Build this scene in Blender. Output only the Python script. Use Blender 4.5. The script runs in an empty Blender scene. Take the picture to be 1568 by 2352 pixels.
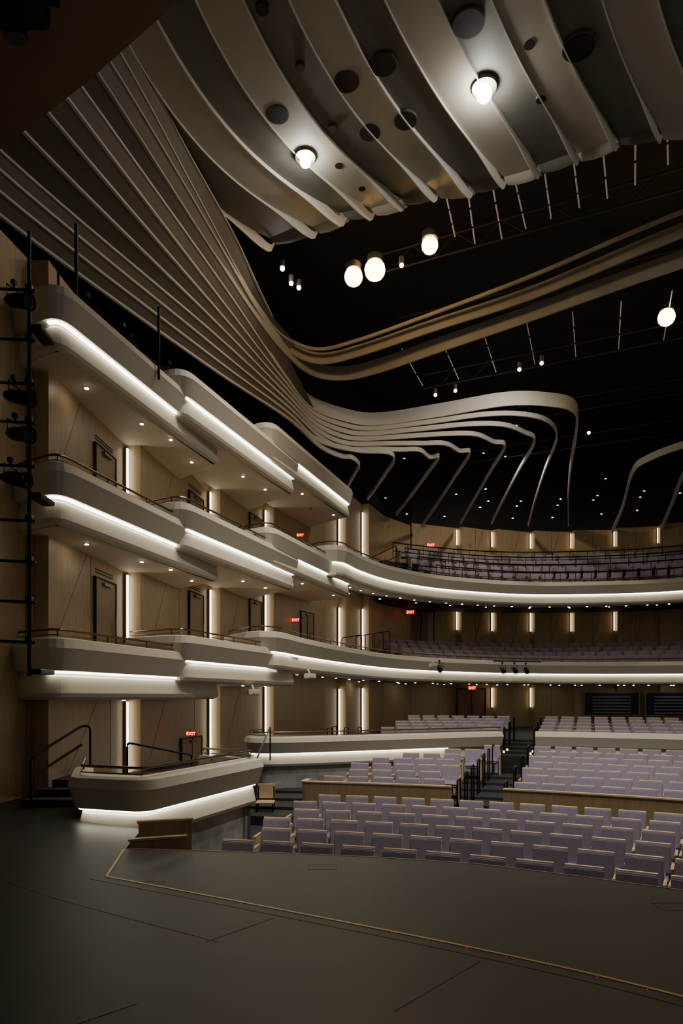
import bpy, bmesh, math, random
from mathutils import Vector, Matrix
random.seed(4)
E = 1.8            # eye height over the stage; heights h below are relative to it
scene = bpy.context.scene
COL = scene.collection

# ---------------------------------------------------------------- materials
def new_mat(name):
    m = bpy.data.materials.new(name); m.use_nodes = True
    nt = m.node_tree
    return m, nt, nt.nodes['Principled BSDF']
def mat_plain(name, col, rough=.6, metal=0, var=.12, scale=3.0, spec=.4):
    m, nt, b = new_mat(name)
    b.inputs['Roughness'].default_value = rough
    b.inputs['Metallic'].default_value = metal
    b.inputs['Specular IOR Level'].default_value = spec
    tc = nt.nodes.new('ShaderNodeTexCoord'); n = nt.nodes.new('ShaderNodeTexNoise')
    n.inputs['Scale'].default_value = scale; n.inputs['Detail'].default_value = 4
    nt.links.new(tc.outputs['Object'], n.inputs['Vector'])
    r = nt.nodes.new('ShaderNodeValToRGB')
    r.color_ramp.elements[0].position = .3; r.color_ramp.elements[1].position = .7
    r.color_ramp.elements[0].color = [c*(1-var) for c in col]+[1]
    r.color_ramp.elements[1].color = [min(1, c*(1+var)) for c in col]+[1]
    nt.links.new(n.outputs['Fac'], r.inputs['Fac']); nt.links.new(r.outputs['Color'], b.inputs['Base Color'])
    return m
def mat_wood(name, c1, c2, rough=.45, sc=(9, 9, .7)):
    m, nt, b = new_mat(name)
    b.inputs['Roughness'].default_value = rough
    tc = nt.nodes.new('ShaderNodeTexCoord'); mp = nt.nodes.new('ShaderNodeMapping')
    mp.inputs['Scale'].default_value = sc
    n = nt.nodes.new('ShaderNodeTexNoise'); n.inputs['Scale'].default_value = 2.2; n.inputs['Detail'].default_value = 6
    r = nt.nodes.new('ShaderNodeValToRGB')
    r.color_ramp.elements[0].position = .35; r.color_ramp.elements[1].position = .68
    r.color_ramp.elements[0].color = list(c1)+[1]; r.color_ramp.elements[1].color = list(c2)+[1]
    nt.links.new(tc.outputs['Object'], mp.inputs['Vector']); nt.links.new(mp.outputs['Vector'], n.inputs['Vector'])
    nt.links.new(n.outputs['Fac'], r.inputs['Fac']); nt.links.new(r.outputs['Color'], b.inputs['Base Color'])
    return m
def mat_emit(name, col, s):
    m, nt, b = new_mat(name)
    b.inputs['Base Color'].default_value = list(col)+[1]
    b.inputs['Emission Color'].default_value = list(col)+[1]
    b.inputs['Emission Strength'].default_value = s
    return m
M = {}
M['stage'] = mat_plain('stage_black', (.0165,.0165,.0165), .45, var=.2, scale=1.0, spec=.3)
M['line'] = mat_plain('joint_black', (.008,.008,.008), .6)
M['gold'] = mat_plain('brass_inlay', (.5,.36,.17), .4, .3)
M['wood'] = mat_wood('maple_panel', (.37,.265,.145), (.46,.335,.185))
M['wood2'] = mat_wood('maple_door', (.26,.18,.095), (.33,.235,.125))
M['seatwood'] = mat_wood('seat_wood', (.50,.38,.22), (.62,.48,.29), .4, (4,4,4))
M['cream'] = mat_plain('cream_plaster', (.66,.62,.52), .6, var=.015, scale=1.0)
M['soffit'] = mat_plain('soffit_plaster', (.62,.55,.43), .7, var=.02, scale=1.0)
M['fin'] = mat_plain('ceiling_fin_paint', (.62,.59,.51), .55, var=.03)
M['fin_d'] = mat_plain('ceiling_fin_dim', (.40,.37,.30), .55, var=.03)  # fin cream darkened; dimness of the crossing ribbons is put into this colour
M['pan_l'] = mat_plain('ceiling_panel_light', (.46,.43,.36), .6, var=.03)
M['pan_d'] = mat_plain('ceiling_panel_dark', (.15,.147,.125), .6, var=.05)
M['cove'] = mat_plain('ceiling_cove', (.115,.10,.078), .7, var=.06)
M['black'] = mat_plain('black_paint', (.006,.006,.006), .7)
M['grid'] = mat_plain('grid_steel', (.035,.034,.032), .6)
M['bmetal'] = mat_plain('black_metal', (.012,.012,.013), .35, .6)
M['rail'] = mat_plain('bronze_rail', (.12,.09,.06), .3, .9)
M['concrete'] = mat_plain('grey_concrete', (.36,.355,.33), .8, var=.35, scale=2.5)
M['carpet'] = mat_plain('dark_carpet', (.02,.02,.024), .85, var=.3, scale=12)
M['uph'] = mat_plain('mauve_upholstery', (.285,.25,.33), .8, var=.10, scale=20)
M['brown'] = mat_plain('brown_plaster', (.22,.15,.08), .7, var=.03)
M['steel'] = mat_plain('door_steel', (.2,.19,.17), .35, .8)
M['led'] = mat_emit('led_white', (1,.95,.78), 10)
M['bar'] = mat_emit('bar_light', (1,.93,.78), 8)
M['warmbar'] = mat_emit('warm_bar_light', (1,.78,.47), 8)
M['down'] = mat_emit('downlight_lens', (1,.9,.72), 130)
M['downs'] = mat_emit('downlight_lens_small', (1,.9,.76), 18)
M['spot'] = mat_emit('spot_lens', (1,.96,.88), 120)
M['warm'] = mat_emit('warm_lens', (1,.60,.22), 26)
M['warms'] = mat_emit('warm_small_lens', (1,.60,.25), 10)
M['exit'] = mat_emit('exit_red', (1,.06,.02), 7)
M['slot'] = mat_emit('slot_glow', (.8,.72,.58), .08)  # faint glow put into the thin ceiling rods so they show in the void
M['screen'] = mat_plain('screen_glass', (.012,.02,.055), .15, var=.5, scale=.8)
M['slat'] = mat_emit('screen_stripe', (.16,.18,.22), .012)
M['yellow'] = mat_emit('step_light', (1,.8,.15), 4)
M['redlens'] = mat_emit('red_marker', (1,.05,.02), .7)

# ---------------------------------------------------------------- mesh tools
class MB:
    def __init__(s): s.v=[]; s.f=[]; s.m=[]
    def add(s, vs, fs, mi=0):
        n=len(s.v); s.v += [tuple(v) for v in vs]
        for f in fs: s.f.append([i+n for i in f]); s.m.append(mi)
    def obb(s, c, X, Y, Z, mi=0):
        c,X,Y,Z = Vector(c),Vector(X)/2,Vector(Y)/2,Vector(Z)/2
        vs=[c+a*X+b*Y+d*Z for d in(-1,1) for a,b in((-1,-1),(1,-1),(1,1),(-1,1))]
        s.add(vs,[(3,2,1,0),(4,5,6,7),(0,1,5,4),(1,2,6,5),(2,3,7,6),(3,0,4,7)],mi)
    def box(s, x0,x1,y0,y1,z0,z1, mi=0):
        s.obb(((x0+x1)/2,(y0+y1)/2,(z0+z1)/2),(x1-x0,0,0),(0,y1-y0,0),(0,0,z1-z0),mi)
    def rbox(s, x0,x1,y0,y1,z0,z1, r=.02, seg=2, mi=0, rot=0):
        bm=bmesh.new(); bmesh.ops.create_cube(bm,size=1)
        for v in bm.verts: v.co=Vector((v.co.x*(x1-x0),v.co.y*(y1-y0),v.co.z*(z1-z0)))
        bmesh.ops.bevel(bm,geom=list(bm.edges),offset=r,segments=seg,affect='EDGES')
        R=Matrix.Rotation(rot,4,'X'); c=Vector(((x0+x1)/2,(y0+y1)/2,(z0+z1)/2))
        bm.verts.ensure_lookup_table()
        s.add([R@v.co+c for v in bm.verts],[[v.index for v in f.verts] for f in bm.faces],mi); bm.free()
    def cyl(s, p0, p1, r0, r1=None, n=10, mi=0, cap=True):
        r1 = r0 if r1 is None else r1
        p0,p1=Vector(p0),Vector(p1); d=(p1-p0).normalized()
        a=d.orthogonal().normalized(); b=d.cross(a)
        vs=[]
        for p,r in((p0,r0),(p1,r1)):
            for i in range(n):
                t=2*math.pi*i/n; vs.append(p+(a*math.cos(t)+b*math.sin(t))*r)
        fs=[(i,(i+1)%n,n+(i+1)%n,n+i) for i in range(n)]
        if cap: fs+=[list(range(n))[::-1],list(range(n,2*n))]
        s.add(vs,fs,mi)
    def tube(s, pts, r, n=6, mi=0):
        pts=[Vector(p) for p in pts]; vs=[]; N=len(pts)
        for i,p in enumerate(pts):
            t=(pts[min(i+1,N-1)]-pts[max(i-1,0)]).normalized()
            up=Vector((0,0,1)) if abs(t.z)<.95 else Vector((1,0,0))
            a=t.cross(up).normalized(); b=t.cross(a)
            for k in range(n):
                q=2*math.pi*k/n; vs.append(p+(a*math.cos(q)+b*math.sin(q))*r)
        fs=[]
        for i in range(N-1):
            for k in range(n): fs.append((i*n+k,i*n+(k+1)%n,(i+1)*n+(k+1)%n,(i+1)*n+k))
        fs+=[list(range(n)),list(range((N-1)*n,N*n))[::-1]]
        s.add(vs,fs,mi)
    def mesh(s, name, mats, smooth=False, ang=35):
        me=bpy.data.meshes.new(name); me.from_pydata(s.v,[],s.f)
        for m in mats: me.materials.append(m if not isinstance(m,str) else M[m])
        for p,i in zip(me.polygons,s.m): p.material_index=i; p.use_smooth=smooth
        bm=bmesh.new(); bm.from_mesh(me); bmesh.ops.recalc_face_normals(bm,faces=bm.faces); bm.to_mesh(me); bm.free()
        if smooth:
            try: me.set_sharp_from_angle(angle=math.radians(ang))
            except Exception: pass
        return me
def obj(name, me, loc=(0,0,0), rz=0):
    o=bpy.data.objects.new(name,me); COL.objects.link(o); o.location=loc; o.rotation_euler=(0,0,rz); return o
def top(o,label,cat,group=None,kind=None):
    o['label']=label; o['category']=cat
    if group: o['group']=group
    if kind: o['kind']=kind
    return o
def struct(o): o['kind']='structure'; return o
def empty(name, loc):
    e=bpy.data.objects.new(name,None); e.empty_display_size=.2; e.location=loc; COL.objects.link(e); return e
def part(o, e, label=None):
    o.parent=e; o.matrix_parent_inverse=Matrix.Translation(-Vector(e.location))
    if label: o['label']=label
    return o
def lpart(o, e):
    o.parent=e; return o

def catmull(P, n=8):
    P=[Vector(p) for p in P]; out=[]
    for i in range(len(P)-1):
        p0=P[i-1] if i>0 else P[0]*2-P[1]; p1=P[i]; p2=P[i+1]; p3=P[i+2] if i+2<len(P) else P[-1]*2-P[-2]
        for k in range(n):
            t=k/n
            out.append(.5*((2*p1)+(-p0+p2)*t+(2*p0-5*p1+4*p2-p3)*t*t+(-p0+3*p1-3*p2+p3)*t**3))
    out.append(P[-1]); return out
def resample(P, n):
    L=[0]
    for a,b in zip(P,P[1:]): L.append(L[-1]+(b-a).length)
    out=[]; j=0
    for i in range(n):
        s=L[-1]*i/(n-1)
        while j<len(P)-2 and L[j+1]<s: j+=1
        t=(s-L[j])/max(1e-9,L[j+1]-L[j]); out.append(P[j].lerp(P[j+1],min(1,t)))
    return out
def fillet(P, r, n=6):
    P=[Vector(p) for p in P]; out=[P[0]]; rs=r if isinstance(r,(list,tuple)) else [r]*(len(P)-2)
    for a,p,b,r_ in zip(P,P[1:],P[2:],rs):
        u=(a-p); w=(b-p); rr=min(r_,u.length*.48,w.length*.48)
        A=p+u.normalized()*rr; B=p+w.normalized()*rr
        for k in range(n+1):
            t=k/n; out.append(A*(1-t)**2+p*2*t*(1-t)+B*t*t)
    out.append(P[-1]); return out
def normals(P):
    out=[]; N=len(P)
    for i in range(N):
        def seg(a,b):
            d=Vector((b[0]-a[0],b[1]-a[1])); d.normalize(); return Vector((d.y,-d.x))
        n1=seg(P[i-1],P[i]) if i>0 else None; n2=seg(P[i],P[i+1]) if i<N-1 else None
        if n1 is None: n=n2
        elif n2 is None: n=n1
        else:
            n=(n1+n2); n.normalize(); n=n/max(.5,n.dot(n1))
        out.append(n)
    return out
def sweep(mb, P, prof, closed=True, mi=0, cap=True):
    """P: plan points (x,y[,h]); prof: (outward offset, z)"""
    nn=normals(P); K=len(prof); vs=[]
    for p,n in zip(P,nn):
        h=p[2] if len(p)>2 else 0
        for o,z in prof: vs.append((p[0]+n.x*o,p[1]+n.y*o,h+z+E))
    fs=[]; R=K if closed else K-1
    for i in range(len(P)-1):
        for k in range(R): fs.append((i*K+k,i*K+(k+1)%K,(i+1)*K+(k+1)%K,(i+1)*K+k))
    if closed and cap: fs+=[list(range(K)),list(range((len(P)-1)*K,len(P)*K))]
    mb.add(vs,fs,mi)
def prism(mb, poly, z0, z1, mi=0):
    n=len(poly)
    vs=[(p[0],p[1],z0+E) for p in poly]+[(p[0],p[1],z1+E) for p in poly]
    mb.add(vs,[list(range(n))[::-1],list(range(n,2*n))]+[(i,(i+1)%n,n+(i+1)%n,n+i) for i in range(n)],mi)
def V3(P,h): return [Vector((p[0],p[1],h)) for p in P]

# hall frame: stage-front centre, axis turned 20 degrees from camera heading
TH=math.radians(20); O=Vector((1.8,7.3)); AX=Vector((math.sin(TH),math.cos(TH))); LT=Vector((math.cos(TH),-math.sin(TH)))
def hall(s,t): return O+LT*s+AX*t
def arc_pt(t0,s,s0=-1.3):
    R=16+t0; ph=math.asin((s-s0)/R); t=t0-R*(1-math.cos(ph))
    return hall(s,t), ph

# ---------------------------------------------------------------- stage
mb=MB()
edge=[(5.2,4.6),(4.2,5.6),(3.17,6.34),(2.3,6.88),(1.48,7.33),(.5,7.62),(-.52,7.82),(-1.5,7.96),(-2.55,8.08)]
stage=[(-9,-3),(9,-3),(9,1),(6.4,3.2)]+edge+[(-2.72,9.3),(-3.6,9.75),(-4.3,11.2),(-4.9,12.6),(-9,12.6)]
prism(mb,stage,-3.0,-1.8)
struct(obj('floor',mb.mesh('floor_stage',['stage'])))
mb=MB()   # brass inlay
for P in ([Vector(p) for p in [(-2.56,8.05),(-2.35,6.83)]], catmull([(-2.35,6.83),(-.3,5.64),(1.06,4.81),(2.05,4.09),(3.2,3.0)],6)):
    sweep(mb,V3(P,-1.8),[(-.013,.0),(-.013,.004),(.013,.004),(.013,.0)])
sweep(mb,V3([Vector(p) for p in edge],-1.8),[(-.0,-.02),(-.0,.004),(.012,.004),(.012,-.02)])
struct(obj('trim_1',mb.mesh('trim_1',['gold'])))
mb=MB()
for P in ([(-2.5,6.75),(-.38,5.52),(.98,4.70),(1.97,3.98),(3.1,2.9)],[(-3.4,6.75),(-2.5,6.05),(-.9,5.0)],
          [(-.55,5.55),(-1.0,5.0)],[(.95,4.65),(.3,3.9)],[(-1.2,4.0),(-2.2,3.0)]):
    Q=catmull(P,5); sweep(mb,V3(Q,-1.8),[(-.0016,.0),(-.0016,.002),(.0016,.002),(.0016,.0)])
for (x,y,w,d) in [(-.35,7.1,.3,.2),(2.7,5.75,.3,.2),(-1.9,6.55,.18,.1)]:
    for a,b in (((x,y),(x+w,y)),((x,y+d),(x+w,y+d)),((x,y),(x,y+d)),((x+w,y),(x+w,y+d))):
        sweep(mb,V3([a,b],-1.8),[(-.0015,.0),(-.0015,.002),(.0015,.002),(.0015,.0)])
struct(obj('trim_2',mb.mesh('trim_2',['line'])))
mb=MB()
P=resample(catmull([(-.4,5.66),(.4,5.2),(1.06,4.77),(2.05,4.05),(3.2,2.96)],8),16)
for p in P: mb.cyl((p.x,p.y,0),(p.x,p.y,.005),.003,n=6)
struct(obj('trim_3',mb.mesh('trim_3',['redlens'])))

# ---------------------------------------------------------------- house floor
def floor_h(t):
    if t<7.4: return -3.0
    if t<15.4:
        k=max(0,min(6,int((t-7.4)/.97))); return -2.79+.067*k
    k=max(0,min(4,int((t-15.8)/.95))); return -1.98+.08*k
mb=MB()
prism(mb,[hall(-12,-3),hall(16,-3),hall(16,34),hall(-12,34)],-3.3,-3.0)
for k in range(7):
    t0=7.42+.97*k; h=-2.79+.067*k; R=16+t0
    P=[arc_pt(t0,s)[0] for s in (-7.5,-6,-4,-2,0,2,4,6,9,12)]
    sweep(mb,V3(P,0),[(0,-3.02),(0,h),(-1.0,h),(-1.0,-3.02)])
for k in range(5):
    t0=15.85+.95*k; h=-1.98+.08*k
    P=[arc_pt(t0,s)[0] for s in (-9,-6,-4,-2,0,2,4,6,9,14)]
    sweep(mb,V3(P,0),[(0,-3.02),(0,h),(-(1.0 if k<4 else 12),h),(-(1.0 if k<4 else 12),-3.02)])
struct(obj('floor',mb.mesh('floor_house',['carpet'])))

# ---------------------------------------------------------------- walls
WL=[(-6.3,8.0),(-5.75,11.5),(-5.53,13.25),(-4.60,18.3),(-3.38,22.7),(-2.05,25.9),(-.87,28.3),(-.17,29.9),(.92,31.9),(2.2,34.1),(3.7,36)]
WR=[(3.7,36),(6.0,37),(10.7,38),(14.7,37.5),(18,36),(23,32.5)]
WC=catmull(WL,10)
def wp(y):
    for a,b in zip(WC,WC[1:]):
        if a.y<=y<=b.y:
            t=(y-a.y)/(b.y-a.y); d=(b-a).normalized(); return a.lerp(b,t), d, Vector((d.y,-d.x))
    a=WC[-1]; d=(WC[-1]-WC[-2]).normalized(); return a,d,Vector((d.y,-d.x))
bars=[15.95,20.6,24.3,29.9,31.9]
poly=[]
allb=[12.3]+bars
poly.append(wp(8.0)[0]); poly.append(wp(12.25)[0])
for i,b in enumerate(allb):
    p,d,n=wp(b); nxt=allb[i+1] if i+1<len(allb) else 34
    poly.append(p+d*.06)
    N=8
    for k in range(N+1):
        y=b+.08+(nxt-.04-b-.08)*k/N; q,dd,nn=wp(y)
        poly.append(q+nn*(.36*(1-k/N)**.8+.0))
poly.append(wp(35.9)[0])
poly2=[poly[0]]
for p in poly[1:]:
    if (p-poly2[-1]).length>.02: poly2.append(p)
poly=poly2
mb=MB(); sweep(mb,V3(poly,0),[(0,-3.0),(0,7.9),(-.2,7.9),(-.2,-3.0)])
PF=[p for p in poly if p.y>26.5]
sweep(mb,V3(PF,0),[(0,7.9),(0,9.0),(-.2,9.0),(-.2,7.9)])
struct(obj('wall_left',mb.mesh('wall_left',['wood'])))
RW=resample(catmull(WR,8),40)
mb=MB(); UW=resample(WC,30); nn=normals(UW)
UP=[p-n*max(.02,min(1.8,(29-p.y)*.3)) for p,n in zip(UW,nn)]
sweep(mb,V3(UP,0),[(0,7.6),(0,14.0),(-.2,14),(-.2,7.6)])
sweep(mb,V3(RW,0),[(0,9.15),(0,14),(-.2,14),(-.2,9.15)])
struct(obj('wall_upper',mb.mesh('wall_upper',['black'])))
def rear_pt(px_u):
    for a,b in zip(RW,RW[1:]):
        ua=a.x/a.y; ub=b.x/b.y
        if ua<=px_u<=ub:
            t=(px_u-ua)/(ub-ua); d=(b-a).normalized(); return a.lerp(b,t),d,Vector((d.y,-d.x))
    d=(RW[1]-RW[0]).normalized(); return RW[0],d,Vector((d.y,-d.x))
teeth=[.168,.2194,.276,.3355,.399,.463,.53]
RP_=[RW[0]]
for i,u in enumerate(teeth):
    p,d,n=rear_pt(u); RP_.append(p+d*.05); u2=teeth[i+1]-.002 if i+1<len(teeth) else .6
    for k in range(6):
        q,dd,n2=rear_pt(u+.002+(u2-u-.002)*k/5.0001)
        RP_.append(q+n2*.4*(1-k/5)+(d*.07 if k==0 else Vector((0,0))))
RP_=[RP_[0]]+[b for a,b in zip(RP_,RP_[1:]) if (b-a).length>.03 and b.x>a.x-.2]
mb=MB(); sweep(mb,V3(RP_,0),[(0,-3.0),(0,9.15),(-.2,9.15),(-.2,-3.0)])
struct(obj('wall_back',mb.mesh('wall_back',['wood'])))
def wall_at(y,off=0):
    for a,b in zip(poly,poly[1:]):
        if a.y<=y<=b.y and b.y-a.y>1e-4:
            t=(y-a.y)/(b.y-a.y); d=(b-a).normalized(); return a.lerp(b,t)+Vector((d.y,-d.x))*off,d,Vector((d.y,-d.x))
    return wp(y)
mb=MB(); sweep(mb,V3([Vector((-9,12.0)),Vector((-5.55,12.25))],0),[(0,-1.8),(0,7.4),(-.15,7.4),(-.15,-1.8)])
struct(obj('wall_wing',mb.mesh('wall_wing',['wood2'])))
mb=MB(); sweep(mb,V3([Vector((-9.0,-3)),Vector((-9,12.1))],0),[(0,-1.8),(0,14),(-.15,14),(-.15,-1.8)])
struct(obj('wall_side',mb.mesh('wall_side',['black'])))
seams=[(12.6,1.0,14.0,3.0),(12.7,4.1,13.7,6.0),(16.7,1.4,17.7,3.2),(16.5,-1.5,17.9,.5),(13.0,-1.6,14.6,0.1),(21.3,1.6,22.2,3.3),(21.1,-1.5,22.3,.4),(25.3,2.0,26.4,3.6),(18.4,1.2,18.4,3.2),(14.1,1.0,14.1,3.0),(15.1,-1.5,15.1,.2),(17.1,4.3,18.1,6.1),(19.5,-1.5,19.5,.3)]
mb=MB()
for (a,h0,b,h1) in seams:
    pts=[]
    for k in range(9):
        y=a+(b-a)*k/8; q=wall_at(y,.0)[0]; pts.append((q.x,q.y,h0+(h1-h0)*k/8+E))
    mb.tube(pts,.005,4)
for i in range(len(teeth)-1):
    um=(teeth[i]+teeth[i+1])/2
    for u,du,a,b in ((um,0,-1.5,9.1),(um,.012,3.0,4.6),(um,.012,7.6,9.0)):
        p,d,n=rear_pt(u); q,_,_2=rear_pt(u+du); p=p+n*.20; q=q+n*(.20-.2*du/.028)
        mb.tube([(p.x,p.y,a+E),(q.x,q.y,b+E)],.010,4)
struct(obj('trim_4',mb.mesh('trim_4',['line'])))

# doors in the side wall
dn=0
def door(y,w,h0,h1,double=False,m='wood2'):
    global dn; dn+=1
    p,d,n=wall_at(y); d3=Vector((d.x,d.y,0)); n3=Vector((n.x,n.y,0)); mb=MB()
    zc=(h0+h1)/2+E; H=h1-h0
    c=Vector((p.x,p.y,zc))
    mb.obb(c+n3*.02,d3*w,n3*.05,Vector((0,0,H)),0)
    for sgn in(-1,1): mb.obb(c+n3*.035+d3*sgn*w/2,d3*.03,n3*.06,Vector((0,0,H)),1)
    mb.obb(c+n3*.035+Vector((0,0,H/2)),d3*(w+.03),n3*.06,Vector((0,0,.03)),1)
    for k in(-1,1) if double else (1,):
        mb.cyl(c+n3*.1+d3*(k*.1 if double else w*.38)+Vector((0,0,-.3)),c+n3*.1+d3*(k*.1 if double else w*.38)+Vector((0,0,.1)),.018,mi=2)
    if double: mb.obb(c+n3*.06,d3*.02,n3*.01,Vector((0,0,H)),1)
    mb.obb(c+n3*.08+Vector((0,0,H/2-.1)),d3*.4,n3*.06,Vector((0,0,.06)),2)
    struct(obj('door_%d'%dn,mb.mesh('door',[m,'line','steel'])))
door(14.75,1.05,.75,2.5); door(14.75,1.05,3.7,5.3)
door(19.55,1.05,1.1,2.95); door(19.55,1.05,4.1,5.75)
door(23.5,1.05,1.5,3.3); door(23.5,1.05,4.5,6.2)
door(19.2,1.5,-2.6,-1.15,True); door(26.8,1.1,1.6,3.3,True)
mb=MB()
for y,h in [(14.75,2.62),(14.75,5.42),(19.55,3.06),(19.55,5.9)]:
    for k in(0,1):
        p,d,n=wall_at(y,.004); mb.obb((p.x,p.y,h+k*.06+E),(d.x*.9,d.y*.9,0),(n.x*.02,n.y*.02,0),(0,0,.018))
struct(obj('trim_5',mb.mesh('trim_5',['line'])))
mb=MB(); mb.box(-6.7,-5.85,12.03,12.09,0,2.1,0)
for x in(-6.72,-5.85): mb.box(x-.03,x+.03,11.98,12.1,0,2.15,1)
mb.box(-6.75,-5.82,11.98,12.1,2.1,2.16,1); mb.box(-6.6,-5.95,11.95,12.0,.95,1.0,1)
struct(obj('door_9',mb.mesh('door_wing',['wood2','steel'])))
def rear_box(mb,u,w,h0,h1,th=.05,mi=0,off=0,shift=0):
    p,d,n=rear_pt(u); p=p+d*shift+n*(off+th/2)
    mb.obb((p.x,p.y,(h0+h1)/2+E),(d.x*w,d.y*w,0),(n.x*th,n.y*th,0),(0,0,h1-h0),mi)
M['doorred']=mat_wood('door_dark',(.20,.09,.05),(.25,.12,.065))
for i,(u,h0,h1,m) in enumerate([(.184,-1.6,.40,'doorred'),(.115,2.9,4.5,'doorred')]):
    mb=MB(); of=.45 if i==0 else 0
    rear_box(mb,u,1.6,h0,h1,.05,0,of); rear_box(mb,u,.03,h0,h1,.07,1,of)
    for k in(-1,1): rear_box(mb,u,.05,h0,h1,.09,1,of,k*.82); rear_box(mb,u,.04,h0+.6,h0+1.3,.1,2,of,k*.12)
    rear_box(mb,u,1.7,h1,h1+.06,.09,1,of)
    struct(obj('door_%d'%(10+i),mb.mesh('door_rear',[m,'line','steel'])))

# ---------------------------------------------------------------- vertical wall lights
def wall_light(p,d,n,h0,h1,w,mat,lab,grp):
    e=empty('wall_light',(p.x,p.y,h0+E)); top(e,lab,'wall light',grp)
    n3=Vector((n.x,n.y,0)); d3=Vector((d.x,d.y,0)); c=Vector((p.x,p.y,(h0+h1)/2+E))
    mb=MB(); mb.obb(c+n3*.03,d3*(w+.03),n3*.05,Vector((0,0,h1-h0))); part(obj('housing',mb.mesh('housing',['steel'])),e)
    mb=MB(); mb.obb(c+n3*.065,d3*w,n3*.03,Vector((0,0,h1-h0-.04))); part(obj('lens',mb.mesh('lens',[mat])),e)
for i,b in enumerate(bars):
    p,d,n=wp(b); q=p-d*.02+n*.02
    s=[0,.38,.83,1.0,1.0][i]
    segs=[(-2.45,-.1+s),(.95+s,2.85+s),(3.95+s,5.8+s)]
    if i==3: segs=[(-2.0,.35),(1.9,3.9),(5.4,8.6)]
    if i==4: segs=[(-1.9,.4),(2.2,4.1),(5.9,8.6)]
    for a,c in segs: wall_light(q,d,n,a,c,.06 if i<3 else .07,'bar','tall narrow glowing white light strip on wood wall','vertical wall light strips')
for u,h0,h1 in [(.168,8.2,9.05),(.2194,8.2,9.05),(.276,8.2,9.05),(.3355,8.2,9.05),(.399,8.2,9.05),(.463,8.2,9.05),
             (.168,3.6,4.65),(.2194,3.6,4.65),(.276,3.6,4.65),(.3355,3.6,4.65),(.399,3.6,4.65),
             (.2194,-.6,.5),(.276,-.6,.5)]:
    p,d,n=rear_pt(u); wall_light(p,d,n,h0,h1,.045,'warmbar','slim warm light strip on rear wood wall','rear wall light strips')
p,d,n=wp(33.6); wall_light(p,d,n,-1.0,.5,.05,'warmbar','slim warm light strip on rear wood wall','rear wall light strips')

# ---------------------------------------------------------------- balconies
PROF=[(-.26,.62),(-.02,.60),(.02,.58),(.07,.42),(.055,.39),(-.02,.075),(-.035,.04),(-.13,.035),(-.15,-.03),(-.13,-.06),(-.075,-.34),(-.10,-.41),(-.16,-.44),(-.36,-.46),(-.36,-.36),(-.26,-.3)]
LED=[(-.085,.033),(-.08,.003),(-.14,-.001),(-.14,.033)]
def downlight_mesh(m,r=1.0):
    mb=MB(); mb.cyl((0,0,-.012),(0,0,.02),.055*r,n=12,mi=0); mb.cyl((0,0,-.018),(0,0,-.011),.036*r,n=12,mi=1)
    return mb.mesh('recessed_downlight',['steel',m])
DL=downlight_mesh('down'); DLS=downlight_mesh('downs',1.2)
def downlight(x,y,h,grp='soffit downlights',me=None):
    top(obj('recessed_downlight',me or DL,(x,y,h+E)),'small round recessed ceiling downlight, switched on','downlight',grp)
def railing(e,P,h,name='handrail',inset=-.12,dz=.78):
    mb=MB(); nn=normals(P)
    Q=[(p.x+n.x*inset,p.y+n.y*inset,h+dz+E) for p,n in zip(P,nn)]
    mb.tube(Q,.022,6)
    mb.tube([(a,b,c-.09) for a,b,c in Q],.01,5)
    R=resample([Vector(q) for q in Q],max(3,int(sum((Vector(a)-Vector(b)).length for a,b in zip(Q,Q[1:]))/1.1)))
    for q in R: mb.cyl(q,(q.x,q.y,q.z-dz+.58),.012,n=6)
    part(obj(name,mb.mesh(name,['rail'])),e)
def box_balcony(plan,h,label,rail=True,lights=(),zs=1.0,base=None,r=(.5,.07)):
    P=fillet([Vector(p) for p in plan],r)
    prof=[(o,z*zs) for o,z in PROF]
    e=empty('balcony_box',(plan[1][0],plan[1][1],h-.5*zs+E)); top(e,label,'balcony','balcony boxes along the side wall')
    mb=MB(); sweep(mb,V3(P,h),prof); part(obj('fascia',mb.mesh('fascia',['cream'],True,18)),e)
    mb=MB(); sweep(mb,V3(P[2:-2],h),LED); part(obj('led_strip',mb.mesh('led_strip',['led'])),e,'glowing white light strip under the parapet lip')
    nn=normals(P); poly=[p-n*.2 for p,n in zip(P,nn)]
    mb=MB(); prism(mb,poly,h-.46*zs,h-.34*zs); part(obj('soffit',mb.mesh('soffit',['soffit'])),e)
    if rail: railing(e,P,h*1.0,dz=.60*zs+.14)
    if base:
        mb=MB(); sweep(mb,V3(P,0),[(-.2,base),(-.2,h-.36*zs),(-.35,h-.36*zs),(-.35,base)])
        part(obj('base',mb.mesh('base',['concrete'])),e,'grey concrete base wall')
    for x,y in lights: downlight(x,y,h-.46*zs)
    return P
pA=[(-6.05,12.15),(-4.72,11.30),(-3.03,17.35),(-4.55,18.9)]
pB=[(-5.0,15.9),(-3.52,15.05),(-1.38,21.15),(-3.1,23.2)]
pC=[(-3.75,20.3),(-2.0,19.15),(.38,25.65),(-1.3,27.4)]
for lev,hh in ((1,.40),(2,3.37),(3,6.34)):
    lb='cream plaster balcony box with glowing light strip along its parapet'
    if lev==3: lb='topmost cream balcony box with glowing light strip'
    if lev==1: lb='lowest cream balcony box with rail and light strip'
    la=[(-4.85,13.0),(-4.3,14.7),(-3.9,15.6),(-3.75,17.1)] if lev>1 else [(-4.3,13.5),]
    box_balcony(pA,hh,lb,lev<3,la)
    box_balcony(pB,hh+.38,lb,lev<3,[(-3.6,17.0),(-2.8,19.4),(-2.3,20.6)])
    if lev>1: box_balcony(pC,hh+.84,lb,lev<3,[(-2.0,21.3),(-1.3,22.6),(-.3,25.2)])
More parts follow.
